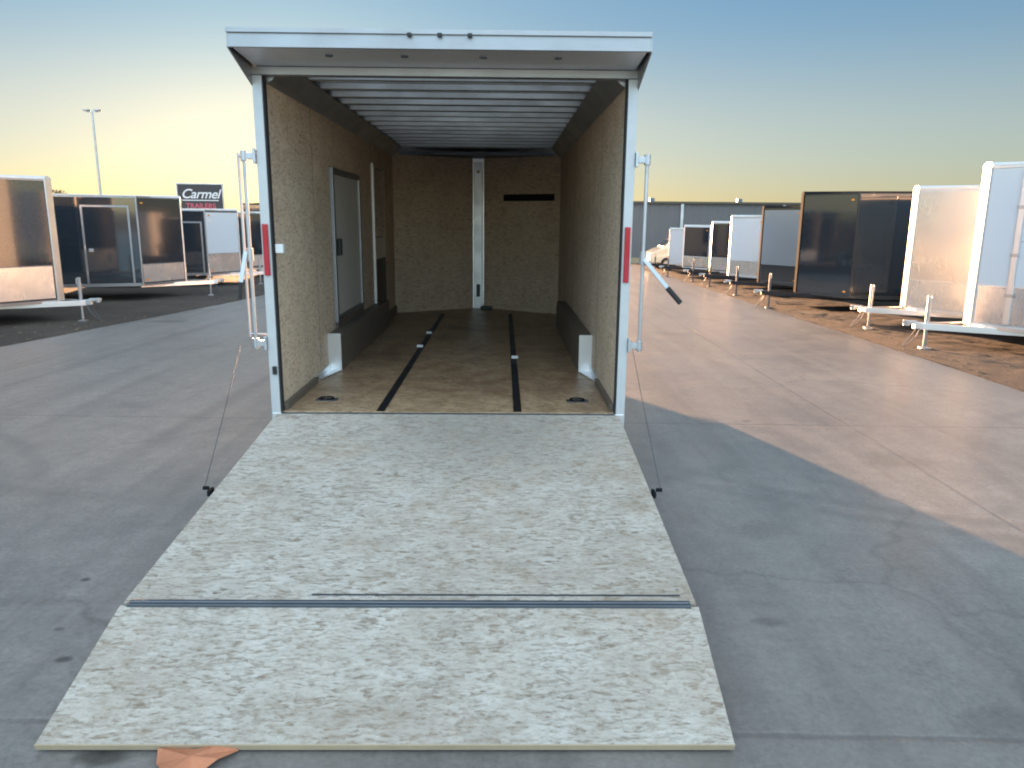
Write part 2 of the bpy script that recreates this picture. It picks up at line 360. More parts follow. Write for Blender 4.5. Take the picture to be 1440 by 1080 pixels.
from mathutils import noise as mn
def verge(name, side, x_out, y0, y1):
    b = MB(); nx, ny = 70, int((y1-y0)*9); vs = []; fs = []
    for j in range(ny+1):
        y = y0+(y1-y0)*j/ny; e = (L_EDGE(y) if side < 0 else R_EDGE(y))
        for i in range(nx+1):
            t = (i/nx)**1.6; x = e+(x_out-e)*t
            x += (.09*(mn.noise(Vector((x*1.5, y*1.5, 3)))+.6*mn.noise(Vector((x*5, y*5, 9)))) if i == 0 else 0)*1
            h = .008+.025*mn.noise(Vector((x*.9,y*.9,1)))+.02*mn.noise(Vector((x*3.1,y*3.1,4)))+.012*mn.noise(Vector((x*9,y*9,6)))
            h *= min(1, abs(x-e)/.7)
            vs.append((x, y, gz(y)+.004+max(h,-.03)))
    for j in range(ny):
        for i in range(nx):
            a = j*(nx+1)+i; fs.append((a,a+1,a+nx+2,a+nx+1))
    b.add(vs, fs); tag(b.build(name, M['dirt'], smooth=True), kind='structure')
verge('dirt_verge_left', -1, -17, -6, 44)
verge('dirt_verge_right', 1, 18, -4, 40)

# loose stones along the verges: nobody could count them
st = MB(); ico = [(0,0,1),(.9,0,.4),(.28,.85,.45),(-.72,.53,.4),(-.72,-.53,.42),(.28,-.85,.4)]
icf = [(0,1,2),(0,2,3),(0,3,4),(0,4,5),(0,5,1)]
for i in range(2600):
    y = random.uniform(-3, 30); sd_ = random.choice((-1,1)); off = abs(random.gauss(0, 1.3))-.25
    x = (R_EDGE(y)+off) if sd_ > 0 else (L_EDGE(y)-off)
    r = random.choice((.008,.012,.012,.02,.035))*random.uniform(.7,1.3)
    if off < 0: r *= .55
    a = random.uniform(0, 6.28); ca, sa = math.cos(a)*r, math.sin(a)*r*random.uniform(.6,1)
    st.add([(x+u*ca-v*sa, y+u*sa+v*ca, gz(y)+.004+w_*r*.7) for u,v,w_ in ico], icf)
tag(st.build('gravel', M['land']), 'loose brown gravel scattered along both dirt edges of the road', 'gravel', kind='stuff')

# ------------------------------------------------------------------ the open trailer
def wheel(parent, x, y, z, r=.34, wd=.21, axis='x', face=1, rim='white_steel'):
    t = MB(); h = wd/2
    pr = [(-h,r*.62),(-h,r*.9),(-h*.8,r*.985),(-h*.45,r),(h*.45,r),(h*.8,r*.985),(h,r*.9),(h,r*.62)]
    t.lathe(pr, axis, (x,y,z), 30); o = t.build('wheel', M[rim], parent, smooth=False)
    o.data.materials.clear(); o.data.materials.append(M['tyre']); o.name = 'tyre'
    k = MB(); d = face
    k.lathe([(d*h*.7,r*.63),(d*h*.9,r*.62),(d*h*.55,r*.54),(d*h*.25,r*.48),(d*h*.35,r*.22),(d*h*.75,r*.18),(d*h*.75,.001)], axis, (x,y,z), 24)
    for i in range(6):
        a = i*PI/3; u, v = math.cos(a)*r*.36, math.sin(a)*r*.36
        c0 = (x+d*h*.2, y+u, z+v) if axis == 'x' else (x+u, y+d*h*.2, z+v)
        c1 = (x+d*h*.45, y+u, z+v) if axis == 'x' else (x+u, y+d*h*.45, z+v)
        k.tube(c0, c1, r*.05, 6)
    rm = k.build('rim', M[rim], o); return o

T = empty('cargo_trailer', (0,0,0), label='big open cargo trailer in mid lane, rear ramp lowered, bare board walls', cat='trailer')
I, O, HF, HT, HC, L, YN = 1.235, 1.295, .43, 2.77, 2.86, 6.05, 6.80
def P(mb, name, mat, parent=T, **k): return mb.build(name, M[mat], parent, **k)
fl = MB().prism([(-I,.0),(I,.0),(I,L),(.12,YN),(-.12,YN),(-I,L)], HF-.02, HF)
P(fl, 'floor', 'osb_floor')
P(MB().box(-1.30,1.30,-.035,-.001,HF-.10,HF-.004), 'rear_sill', 'alu_trim', bevel=.004)
fr = MB()
for sx in (-1,1): fr.box(sx*.95-.04, sx*.95+.04, .02, L, .27, HF-.022)
for i in range(13): fr.box(-1.24, 1.24, .05+i*.49, .10+i*.49, .36, HF-.023)
P(fr, 'chassis', 'track')
fr = MB()
for sx in (-1,1): fr.bar((sx*1.0,L+.2,.32),(0,8.25,.32),.07,.12)
fr.box(-.05,.05,8.15,8.5,.28,.38); P(fr, 'tongue', 'track')
for yy in (2.55,3.45):
    for sx in (-1,1): wheel(T, sx*1.205, yy, gz(yy)+.34, .34, .165, 'x', sx)
ax = MB()
for yy in (2.55,3.45): ax.tube((-1.1,yy,gz(yy)+.34),(1.1,yy,gz(yy)+.34),.035)
P(ax, 'axle', 'track')
# outer skin
for sx in (-1,1):
    s_ = MB()
    s_.box(sx*1.262, sx*O, .05, 2.1, .27, 2.93); s_.box(sx*1.262, sx*O, 2.1, 3.9, .80, 2.93); s_.box(sx*1.262, sx*O, 3.9, L, .27, 2.93)
    P(s_, 'side_skin', 'white')
    q = MB().prism([(sx*1.262,L),(sx*O,L),(sx*.14,YN+.09),(sx*.12,YN+.05)], .27, 2.9); P(q, 'nose_skin', 'white')
P(MB().box(-.14,.14,YN+.045,YN+.10,.27,2.9), 'nose_cap', 'alu_trim', bevel=.01)
rf = MB(); n_ = 12; pf = []
for i in range(n_+1):
    x = -O+2*O*i/n_; pf.append((x, 2.935+.035*(1-(x/O)**2)))
pf += [(O,2.925),(-O,2.925)]
rf.prism(pf, .0, L, 'y'); rf.prism([(-O,L),(O,L),(.14,YN+.09),(-.14,YN+.09)], 2.90, 2.935)
rf.build('roof', M['ceiling'], T)
# ceiling sheet under the roof
cs = MB().box(-1.26,1.26,.04,L-.002,2.905,2.922); cs.prism([(-1.25,L),(1.25,L),(.1,YN),(-.1,YN)], 2.86, 2.88); P(cs, 'ceiling_sheet', 'ceiling')
# bows
for i in range(15):
    y = .28+i*.405
    b = MB().prism([(y-.045,2.903),(y-.03,2.86),(y+.03,2.86),(y+.045,2.903)], -1.13, 1.13, 'x')
    P(b, 'roof_bow', 'galv', bevel=.003)
# dark cove strip where walls meet the roof
for sx in (-1,1):
    c = MB().prism([(sx*1.234,2.73),(sx*1.234,2.857),(sx*1.09,2.857),(sx*1.195,2.755)], .06, L, 'y'); P(c, 'cove_trim', 'galv')
# inner walls
for sx in (-1,1):
    w_ = MB()
    xa, xb = sx*I, sx*1.256
    if sx > 0: w_.box(xa,xb,.055,L,HF,2.90)
    else:
        w_.box(xa,xb,.055,4.22,HF,2.90); w_.box(xa,xb,4.22,5.22,HF,.62); w_.box(xa,xb,4.22,5.22,2.47,2.90); w_.box(xa,xb,5.22,L,HF,2.90)
    P(w_, 'wall_board', 'osb_wall')
    f_ = MB().prism([(sx*I,L),(sx*1.25,L+.01),(sx*.10,YN+.012),(sx*.09,YN-.002)], HF, 2.80); P(f_, 'front_board', 'osb_front')
P(MB().prism([(-1.2,L+.06),(1.2,L+.06),(.1,YN-.03),(-.1,YN-.03)],2.76,2.80), 'nose_cove', 'galv_dark')
for sx in (-1,1):
    for y in (1.24,3.68,4.9):
        if sx < 0 and 1.8 < y < 5.25: continue
        P(MB().box(sx*(I-.0005),sx*(I-.002),y-.002,y+.002,HF+.06,2.73), 'board_joint', 'kick')
ws = MB().tube((0,0,0),(-.002,0,0),.0055,8).build('screw', M['galv'], T); k_ = 0
for sx in (-1,1):
    for y in (.12,.55,1.16,1.32,1.78):
        for z in (.75,1.2,1.65,2.1,2.55):
            o = ws if k_ == 0 else ws.copy(); k_ += 1
            if k_ > 1: COL.objects.link(o); o.parent = T
            o.location = (sx*(I-.0003), y+random.uniform(-.01,.01), z+random.uniform(-.03,.03)); o.rotation_euler = (0,0,0 if sx > 0 else PI)
# front centre post with its outlet box
fp = MB().box(-.065,.065,YN-.06,YN-.005,HF,2.70); fpo = P(fp, 'centre_post', 'galv', bevel=.006)
P(MB().box(-.03,.03,YN-.09,YN-.061,.62,.82), 'outlet_box', 'dark', fpo, bevel=.006)
P(MB().tube((.0,YN-.075,2.56),(0,YN-.06,2.56),.022,12), 'post_bolt', 'rust', fpo)
# cargo rail on the right front board and skirting board
def on_front(x):   # y of the front board at x
    return L+(YN-L)*(1-(abs(x)-.1)/(I-.1))
rl = MB().bar((.40,on_front(.40)-.02,2.165),(1.15,on_front(1.15)-.02,2.165),.02,.10); P(rl, 'wall_rail', 'track')
# left wall: personnel door and window bay
dr = MB().box(-I+.002,-I+.022,1.93,3.18,.90,2.24); d_o = P(dr, 'side_door', 'door_grey', bevel=.004)
df = MB()
df.box(-I+.001,-I+.036,1.86,1.925,.84,2.30); df.box(-I+.001,-I+.036,3.185,3.25,.84,2.30); df.box(-I+.001,-I+.036,1.925,3.185,2.245,2.30); df.box(-I+.001,-I+.036,1.925,3.185,.84,.895)
P(df, 'door_frame', 'alu_hood', d_o, bevel=.004)
P(MB().box(-I+.023,-I+.06,1.98,2.07,1.48,1.64), 'door_latch', 'dark', d_o, bevel=.008)
P(MB().box(-I+.002,-I+.022,1.90,3.3,.62,.835), 'door_step', 'kick', bevel=.004)
wb = MB(); wb.box(-I,-I+.035,4.15,4.215,.60,2.50)
wo_ = P(wb, 'bay_post', 'alu_trim', bevel=.006)
pn = MB().box(-1.25,-1.238,4.22,5.22,1.60,2.44); P(pn, 'bay_window', 'glass')
P(MB().box(-1.25,-1.236,4.22,5.22,1.32,1.59), 'bay_panel', 'alu_trim')
P(MB().box(-1.25,-1.238,4.22,5.22,.63,1.31), 'bay_lower_panel', 'dark')
# wheel boxes with bright end plates, and kick strips
for sx in (-1,1):
    bx = MB().box(sx*1.115, sx*(I-.001), 1.54, 4.6, HF+.001, .78); wbx = P(bx, 'wheel_box', 'kick', bevel=.004)
    pl = MB().box(sx*1.112, sx*(I-.002), 1.525, 1.538, HF+.001, .785); P(pl, 'end_plate', 'alu_trim', wbx)
    fs_ = MB().prism([(sx*1.232,1.05),(sx*1.232,1.53),(sx*1.112,1.53),(sx*1.20,1.15)], HF+.001, HF+.012); fs_.box(sx*1.214,sx*1.232,1.02,1.52,HF+.001,HF+.07)
    P(fs_, 'flashing', 'alu_trim', wbx)
    P(MB().box(sx*1.205,sx*(I-.001),.06,1.0,HF+.001,HF+.055), 'kick_strip', 'kick', bevel=.003)
P(MB().box(-I+.001,-I+.02,4.62,L,HF+.001,HF+.12), 'kick_strip', 'kick')
P(MB().box(I-.001,I-.02,4.62,L,HF+.001,HF+.12), 'kick_strip', 'kick')
# floor tracks
def track(x, y0, y1):
    b = MB(); b.box(x-.03,x-.022,y0,y1,HF+.001,HF+.006); b.box(x+.022,x+.03,y0,y1,HF+.001,HF+.006); b.box(x-.022,x+.022,y0,y1,HF+.001,HF+.003)
    y = y0+.05
    while y < y1-.03: b.box(x-.022,x+.022,y,y+.02,HF+.003,HF+.006); y += .05
    return P(b, 'floor_track', 'track')
ta = track(-.51,.01,6.0); tb = track(.51,.01,6.0)
for tr_, x, y in ((ta,-.525,2.87),(ta,-.52,3.89),(tb,.523,2.21)):
    c = MB().box(x-.035,x+.035,y-.02,y+.02,HF+.008,HF+.035); c.box(x-.012,x+.012,y-.035,y+.035,HF+.008,HF+.02); P(c, 'track_clip', 'white_steel', tr_, bevel=.005)
for sx in (-1,1):
    pn = MB().box(sx*.99-.085,sx*.99+.085,.32,.42,HF+.001,HF+.005); po = P(pn, 'ring_pan', 'galv_dark', bevel=.002)
    rg = MB(); c = Vector((sx*.99,.37,HF+.014))
    pts = [c+Vector((.055*math.cos(a*PI/8), .032*math.sin(a*PI/8), .004*math.sin(a*PI/8))) for a in range(17)]
    rg.path(pts,.007,6); rg.box(c.x-.02,c.x+.02,c.y-.045,c.y-.02,HF+.005,HF+.02); P(rg, 'tie_down_ring', 'track', po)
# floor board seams
for y in (1.22,2.44,3.66): P(MB().box(-1.2,1.2,y-.0015,y+.0015,HF+.0003,HF+.0009), 'board_seam', 'dark')
# rear frame
for sx in (-1,1):
    p_ = MB().box(sx*1.24, sx*1.305, -.03, .05, .31, HT); po = P(p_, 'rear_post', 'post_paint', bevel=.004)
    P(MB().box(sx*1.229, sx*1.2385, -.02, .04, HF+.002, HT-.002), 'gasket', 'rubber', po)
    z0, z1 = (1.43,1.79) if sx < 0 else (1.40,1.79)
    lm = MB().box(sx*1.252,sx*1.292,-.052,-.031,z0,z1); P(lm, 'tail_light', 'red', po, bevel=.006)
P(MB().box(-1.277,-1.247,-.05,-.031,.715,.775), 'marker_light', 'dark', bevel=.004)
P(MB().box(-1.222,-1.165,.0,.05,1.585,1.65), 'light_switch', 'white_steel', bevel=.006)
P(MB().box(-1.305,1.305,-.03,.05,HT+.002,2.825), 'header', 'alu_hood', bevel=.004)
P(MB().box(-1.30,1.30,-.029,.045,2.827,2.945), 'header_filler', 'alu_hood')  # added to close the gap where sun leaked in above the header
# hood above the ramp opening
hd = MB().box(-1.30,1.30,-.475,-.455,2.852,2.962); ho = P(hd, 'hood', 'alu_hood', bevel=.004)
P(MB().box(-1.305,1.305,-.490,-.476,2.934,2.964).box(-1.305,1.305,-.486,-.476,2.850,2.866), 'hood_lip', 'alu_hood', ho, bevel=.003)
P(MB().prism([(-.454,2.958),(-.454,2.95),(.0,2.94),(.0,2.975)],-1.30,1.30,'x'), 'hood_top', 'white', ho)
P(MB().prism([(-.454,2.856),(-.454,2.868),(-.031,2.845),(-.031,2.828)],-1.28,1.28,'x'), 'hood_soffit', 'ceiling', ho)
for sx in (-1,1):
    P(MB().prism([(-.454,2.854),(-.454,2.948),(.0,2.938),(.045,2.70),(-.005,2.70)],sx*1.302,sx*1.312,'x'), 'hood_bracket', 'alu_hood', ho)
for x in (-.185,0,.185):
    P(MB().box(x-.014,x+.014,-.505,-.491,2.918,2.942), 'clearance_light', 'dark', ho, bevel=.004)
for x in (-.72,-.24,.26,.74):
    P(MB().tube((x,-.30,2.838),(x,-.30,2.86),.024,14), 'soffit_lamp', 'galv_dark', ho)
# lock bars standing out beside the posts
def lockbar(sx):
    b = MB(); xb = sx*1.39
    b.tube((xb,-.03,.90),(xb,-.03,2.275),.013,10)
    root = P(b, 'lock_bar', 'galv', smooth=False)
    for z in (2.245,.945):
        k = MB(); k.box(sx*1.306,sx*1.325,-.055,.0,z-.05,z+.05); k.box(sx*1.325,xb,-.045,-.015,z-.022,z+.022); k.tube((xb,-.03,z-.035),(xb,-.03,z+.035),.024,10)
        P(k, 'bracket', 'galv', root, bevel=.003)
    k = MB(); k.tube((xb,-.03,1.53),(xb,-.03,1.62),.024,10); 
    P(k, 'handle_hub', 'galv', root)
    if sx > 0: p0, p1, p2 = (xb,-.06,1.57), (xb+.17,-.10,1.37), (xb+.265,-.12,1.265)
    else: p0, p1, p2 = (xb-.02,-.06,1.60), (xb-.055,-.10,1.385), (xb-.062,-.12,1.27)
    P(MB().bar(p0,p1,.03,.012,(0,1,0)), 'handle', 'galv', root, bevel=.003)
    P(MB().tube(p1,p2,.019 if sx > 0 else .014,10), 'grip', 'rubber', root, bevel=.004)
lockbar(1); lockbar(-1)
P(MB().tube((-1.455,.05,.98),(-1.455,.05,2.27),.011,8).tube((-1.30,.03,2.25),(-1.455,.05,2.25),.011,8).tube((-1.30,.03,1.0),(-1.455,.05,1.0),.011,8), 'side_door_bar', 'galv')
# ramp
SY, SZ, TY, TZ = -2.408, .175, -3.138, .012
def slab(y0,z0,w0,y1,z1,w1,th=.03):
    d = Vector((0,y1-y0,z1-z0)).normalized(); nrm = Vector((0,-d.z,d.y)); nrm = nrm if nrm.z > 0 else -nrm
    a = [Vector((-w0,y0,z0)),Vector((w0,y0,z0)),Vector((w1,y1,z1)),Vector((-w1,y1,z1))]
    vs = [v-nrm*th for v in a]+a
    return MB().add(vs,[(3,2,1,0),(4,5,6,7),(0,1,5,4),(1,2,6,5),(2,3,7,6),(3,0,4,7)])
def ramp_pt(x, t, h=0):   # t 0..1 hinge to seam
    return Vector((x, -.045+(SY+.045)*t, HF-.006+(SZ-HF+.006)*t+h))
rp = slab(-.045,HF-.006,1.262,SY+.012,SZ+.001,1.262); ro = P(rp, 'ramp', 'osb_ramp', bevel=.003)
for sx in (-1,1):
    k = MB(); c = ramp_pt(sx*1.285,.53,.0); k.box(c.x-.012,c.x+.006,c.y-.035,c.y+.035,c.z-.03,c.z+.004); k.tube(c+Vector((sx*.01,0,.01)),c+Vector((sx*.045,0,.01)),.012,8); P(k, 'cable_hook', 'matte_black', ro, bevel=.003)
    top = Vector((1.34 if sx > 0 else -1.50,-.035,.93)); pts = [c+Vector((sx*.035,0,.015))+(top-c-Vector((sx*.035,0,.015)))*(i/10)+Vector((0,0,-.012*math.sin(PI*i/10))) for i in range(11)]
    P(MB().path(pts,.002,6), 'cable', 'galv_dark', ro)
hb = MB().box(-1.23,1.23,-.052,-.036,HF-.02,HF-.002); P(hb, 'ramp_hinge', 'galv_dark', ro)
fp_ = slab(SY-.012,SZ-.002,1.268,TY,TZ+.024,1.222,.024); fo = P(fp_, 'ramp_flap', 'osb_ramp', ro, bevel=.003)
P(slab(TY-.0005,TZ+.0245,1.222,TY-.005,TZ+.023,1.222,.025), 'flap_edge', 'edge_wood', fo)
# hinge strip at the fold
d = Vector((0,SY-TY,SZ-TZ)).normalized()
hs = MB().box(-1.232,1.232,SY-.026,SY+.020,SZ-.006,SZ+.010); P(hs, 'fold_hinge', 'galv_dark', ro, bevel=.003)
P(MB().tube((-1.225,SY-.002,SZ+.008),(1.225,SY-.002,SZ+.008),.008,10), 'hinge_pin', 'galv_dark', ro)
a, b = ramp_pt(-.45,.972,.002), ramp_pt(1.20,.972,.002)
P(MB().bar(a,b,.007,.006), 'hinge_flange', 'galv_dark', ro)
# screws along the boards
sp_ = [ramp_pt(sx*1.2,.05+i*.18,0) for sx in (-1,1) for i in range(6)]+[ramp_pt(-1.1+i*.275,.03,0) for i in range(9)]
s0 = MB().tube((0,0,0),(0,0,.0015),.006,8).build('screw', M['galv'], ro); s0.location = sp_[0]
for p in sp_[1:]:
    c = s0.copy(); COL.objects.link(c); c.parent = ro; c.location = p
# small thing lying in the nose
tag(MB().prism([(-.09,-.05),(.1,-.04),(.08,.05),(-.08,.06)],HF+.001,HF+.06).build('tie_strap', M['dark'], None, bevel=.015), 'small black bundled strap on the trailer floor by the centre post', 'strap').location = (.13,6.55,0)
# scrap by the ramp tip
sp = MB(); pts = [(-.11,.02),(-.05,.035),(0,.02),(.07,.04),(.12,.025),(.08,-.03),(.03,-.09),(-.04,-.10),(-.09,-.04)]
vs = [(x,y,.003+.012*math.sin(x*31)*math.cos(y*27)+.012) for x,y in pts]+[(0,-.02,.02)]
sp.add(vs,[(i,(i+1)%9,9) for i in range(9)]); so = sp.build('paper_scrap', M['rust']); so.location = (-.66,-3.17,gz(-3.17)); so.scale = (1.2,1.15,1.6); 
sm = so.modifiers.new('s','SOLIDIFY'); sm.thickness = .002
tag(so, 'crumpled rust orange scrap on the concrete at the ramp tip', 'scrap')

# ------------------------------------------------------------------ the parked trailers
def parked(px, py, az, h, skin='black', nose=None, guard='guard', cap='alu_trim', trim='alu_trim', Ls=4.6, hw=1.12, V=.92,
           side=-1, door=None, guard_h=.62, label='', group=None, tongue='alu_trim', name='cargo_trailer', hinges=True, jackcol='galv', lamps=True, coup=.82, stripe=None, extras=False, roofm='white'):
    """origin = nose tip on the ground, local +X forward; side = local Y sign of the face towards the camera"""
    Z0 = .42
    r = empty(name, (px,py,gz(py)), R(90-az), label=label, cat='trailer', group=group)
    r.rotation_euler = (0,0,R(90-az))
    A = lambda mb, nm, mat, par=r, **k: mb.build(nm, M[mat], par, **k)
    c = .13; nose = nose or skin
    body = [(-.01,c),(-V,hw),(-V-Ls,hw),(-V-Ls,-hw),(-V,-hw),(-.01,-c)]
    A(MB().prism(body, Z0, h-.05), 'body', skin)
    # domed roof
    rp_ = MB(); k = 8; prof = [( -hw-.012+2*(hw+.012)*i/k) for i in range(k+1)]
    pf = [(y, h-.048+.045*(1-(y/(hw+.012))**2)) for y in prof]+[(hw+.012,h-.07),(-hw-.012,h-.07)]
    vs = [(-V-Ls-.01,y,z) for y,z in pf]+[(-V,y,z) for y,z in pf]+[(.012,y*(c+.02)/(hw+.012),z-.0) for y,z in pf]
    n = len(pf); fs = [tuple(range(n)), tuple(range(3*n-1,2*n-1,-1))]
    for q_ in (0,1):
        for i in range(n): fs.append((q_*n+i, q_*n+(i+1)%n, (q_+1)*n+(i+1)%n, (q_+1)*n+i))
    rp_.add(vs, fs); A(rp_, 'roof', roofm)
    # V panels
    def vface(sg, t0, t1, z0, z1, off, th, nm, mat, par=r, **kk):
        a = Vector((-.01, sg*c)); b = Vector((-V, sg*hw)); d_ = (b-a).normalized(); nn = Vector((-d_.y, d_.x))
        if nn.x < 0: nn = -nn
        p0 = a+(b-a)*t0; p1 = a+(b-a)*t1
        poly = [p0+nn*off, p1+nn*off, p1+nn*(off+th), p0+nn*(off+th)]
        return A(MB().prism([tuple(p) for p in poly], z0, z1), nm, mat, par, **kk)
    for sg in (-1,1):
        vp = vface(sg,.01,.985,Z0+.05,h-.13,.001,.006,'nose_panel',nose)
        if guard: vface(sg,.02,.98,Z0+.06,Z0+guard_h,.0085,.004,'stone_guard',guard,vp)
        vface(sg,.0,1,h-.10,h-.055,.001,.014,'top_rail',trim,vp)
        vface(sg,.0,1,Z0-.03,Z0+.025,.001,.012,'bottom_rail',trim,vp)
        if guard: vface(sg,.01,.99,Z0+guard_h+.001,Z0+guard_h+.02,.0085,.006,'guard_trim',trim,vp)
        if stripe and sg == side: vface(sg,.02,.98,stripe[0],stripe[1],.0085,.003,'window_panel','glass',vp)
        # shoulder corner post
        A(MB().box(-V-.03,-V+.015,sg*(hw-.03),sg*(hw+.014),Z0-.02,h-.06), 'corner_post', trim, bevel=.01)
        # sides: rails, seams
        A(MB().box(-V-Ls,-V-.031,sg*hw,sg*(hw+.012),h-.10,h-.055), 'top_rail', trim)
        A(MB().box(-V-Ls,-V-.031,sg*hw,sg*(hw+.012),Z0-.03,Z0+.05), 'bottom_rail', trim)
        se = MB(); x = -V-.62
        while x > -V-Ls+.2: se.box(x-.012,x+.012,sg*hw,sg*(hw+.004),Z0+.055,h-.13); x -= 1.0
        A(se, 'panel_seams', skin)
        A(MB().box(-V-Ls-.015,-V-Ls+.05,sg*(hw-.03),sg*(hw+.014),Z0-.02,h-.06), 'corner_post', trim, bevel=.01)
        # wheels and fender
        xc = -V-Ls*.56
        for dx in (-.42,.42): wheel(r, xc+dx, sg*(hw+.02), .345, .335, .2, 'y', sg)
        f_ = MB(); N_ = 12; prf = []
        for i in range(N_+1):
            a = PI*i/N_; prf.append((xc+.86*math.cos(a), .38+.40*math.sin(a)**.7))
        inn = [(xc+(x_-xc)*.97, .38+(z_-.38)*.95) for x_, z_ in prf][::-1]
        f_.prism(prf+inn, sg*(hw+.002), sg*(hw+.16), 'y') if False else None
        po_ = [(x_, z_) for x_, z_ in prf]+inn
        vs = [(x_, sg*(hw+.001), z_) for x_, z_ in po_]+[(x_, sg*(hw+.15), z_) for x_, z_ in po_]
        nn_ = len(po_); fs = [(i,(i+1)%nn_,(i+1)%nn_+nn_,i+nn_) for i in range(nn_)]
        for i in range(N_): fs += [(i,i+1,nn_-2-i,nn_-1-i),(i+nn_,i+1+nn_,2*nn_-2-i,2*nn_-1-i)]
        f_.add(vs, fs); A(f_, 'fender', trim)
        if lamps:
            for (u, z) in ((.9,h-.22),(.9,Z0+.12)):
                a = Vector((-.01, sg*c)); b = Vector((-V, sg*hw)); q_ = a+(b-a)*u; nn = Vector((b.y-a.y, a.x-b.x))*sg; nn.normalize()
                A(MB().box(q_.x-.03+nn.x*.02,q_.x+.03+nn.x*.02,q_.y-.02+nn.y*.02,q_.y+.02+nn.y*.02,z-.02,z+.02), 'marker_lamp', 'amber', bevel=.005)
    # tip cap
    A(MB().box(-.012,.018,-c-.012,c+.012,Z0-.02,h-.06), 'nose_cap', cap, bevel=.014)
    # door on the near side
    if door:
        x0, x1, z1, dm = door; yy = side*hw
        dd = A(MB().box(-V-x1,-V-x0,yy,yy+side*.012,Z0+.07,z1), 'door', dm)
        f2 = MB(); t = .045
        f2.box(-V-x1-t,-V-x1,yy,yy+side*.03,Z0+.06,z1+t); f2.box(-V-x0,-V-x0+t,yy,yy+side*.03,Z0+.06,z1+t); f2.box(-V-x1,-V-x0,yy,yy+side*.03,z1,z1+t)
        A(f2, 'door_frame', trim, dd)
        A(MB().box(-V-x1+.06,-V-x1+.16,yy+side*.013,yy+side*.05,1.25,1.33), 'door_handle', 'galv', dd, bevel=.005)
        hg = MB()
        for z in (.75,1.35,1.95): hg.tube((-V-x1-.02,yy+side*.034,z-.05),(-V-x1-.02,yy+side*.034,z+.05),.014,8)
        A(hg, 'hinge', 'galv', dd)
    # tongue
    tg = MB()
    for sg in (-1,1): tg.bar((-V-.1,sg*.72,.40-.03),(coup-.12,sg*.03,.40-.03),.055,.10)
    tg.box(coup-.16,coup-.02,-.06,.06,.33,.43); to = A(tg, 'tongue', tongue, bevel=.004)
    cp = MB(); cp.prism([(coup-.06,-.055),(coup+.12,-.04),(coup+.16,0),(coup+.12,.04),(coup-.06,.055)],.40,.455); cp.tube((coup+.09,0,.37),(coup+.09,0,.46),.05,12); A(cp, 'coupler', 'galv', to, bevel=.006)
    jx = coup-.22
    j = MB(); j.tube((jx,0,.30),(jx,0,.86),.034,12); j.tube((jx,0,.04),(jx,0,.32),.024,10); j.box(jx-.07,jx+.07,-.07,.07,.005,.03); jo = A(j, 'jack', jackcol, to)
    A(MB().tube((jx,0,.84),(jx+.0,side*.12,.84),.01,8).tube((jx,side*.12,.84),(jx,side*.12,.74),.012,8), 'jack_crank', 'galv', jo)
    for sg in (-1,1):
        ch = MB()
        pts = [Vector((coup-.1,sg*.06,.33)), Vector((coup-.04,sg*.10,.20)), Vector((coup+.05,sg*.07,.09)), Vector((coup+.1,sg*.03,.03))]
        ch.path(pts,.008,6); A(ch, 'safety_chain', 'galv_dark', to)
    if extras:
        for t_ in (.30,):
            po_ = vface(side,t_,t_+.055,Z0+.06,h-.135,.0125,.03,'upright_post','alu_trim',r,bevel=.006)
            for z in (.9,1.5,2.2): vface(side,t_-.012,t_+.067,z,z+.05,.043,.012,'bracket','galv',po_)
        vface(side,.36,.97,1.72,1.735,.0085,.004,'seam_strip','galv')
        vface(side,.62,.72,1.745,1.80,.0085,.04,'latch','dark',bevel=.006)
    # rear doors seam, so the back reads as doors too
    rd_ = MB().box(-V-Ls-.012,-V-Ls-.001,-hw+.08,hw-.08,Z0+.08,h-.16); ro_ = A(rd_, 'rear_door', skin)
    A(MB().tube((-V-Ls-.03,.25,Z0+.1),(-V-Ls-.03,.25,h-.2),.013,8).tube((-V-Ls-.03,-.25,Z0+.1),(-V-Ls-.03,-.25,h-.2),.013,8), 'lock_rod', 'galv', ro_)
    for sg in (-1,1): A(MB().box(-V-Ls-.03,-V-Ls-.014,sg*(hw-.05),sg*(hw-.01),.7,.85), 'tail_light', 'red')
    return r
GL = 'cargo trailers parked nose to the lane on the left'
GR = 'cargo trailers parked nose to the lane on the right'
def at(px_, y, h=.4):   # a point on the plane y whose picture column is px_ (photo pixels), on the ground
    # solve along the ray of column px_ at the row where height is gz(y)+h
    z = gz(y)+h
    # X = C + t*(fw + r2*a + u2*b): choose b so that z matches at plane y
    a = (px_-720)/1062.085; C = m.translation
    A1 = Vector((fw+r2*a)); # unknown t, tb
    # y: C.y + t*A1.y + tb*u2.y = y ; z: C.z + t*A1.z + tb*u2.z = z
    det = A1.y*u2.z-u2.y*A1.z
    t = ((y-C.y)*u2.z-u2.y*(z-C.z))/det; tb = (A1.y*(z-C.z)-(y-C.y)*A1.z)/det
    return C.x+t*A1.x+tb*u2.x

X = at
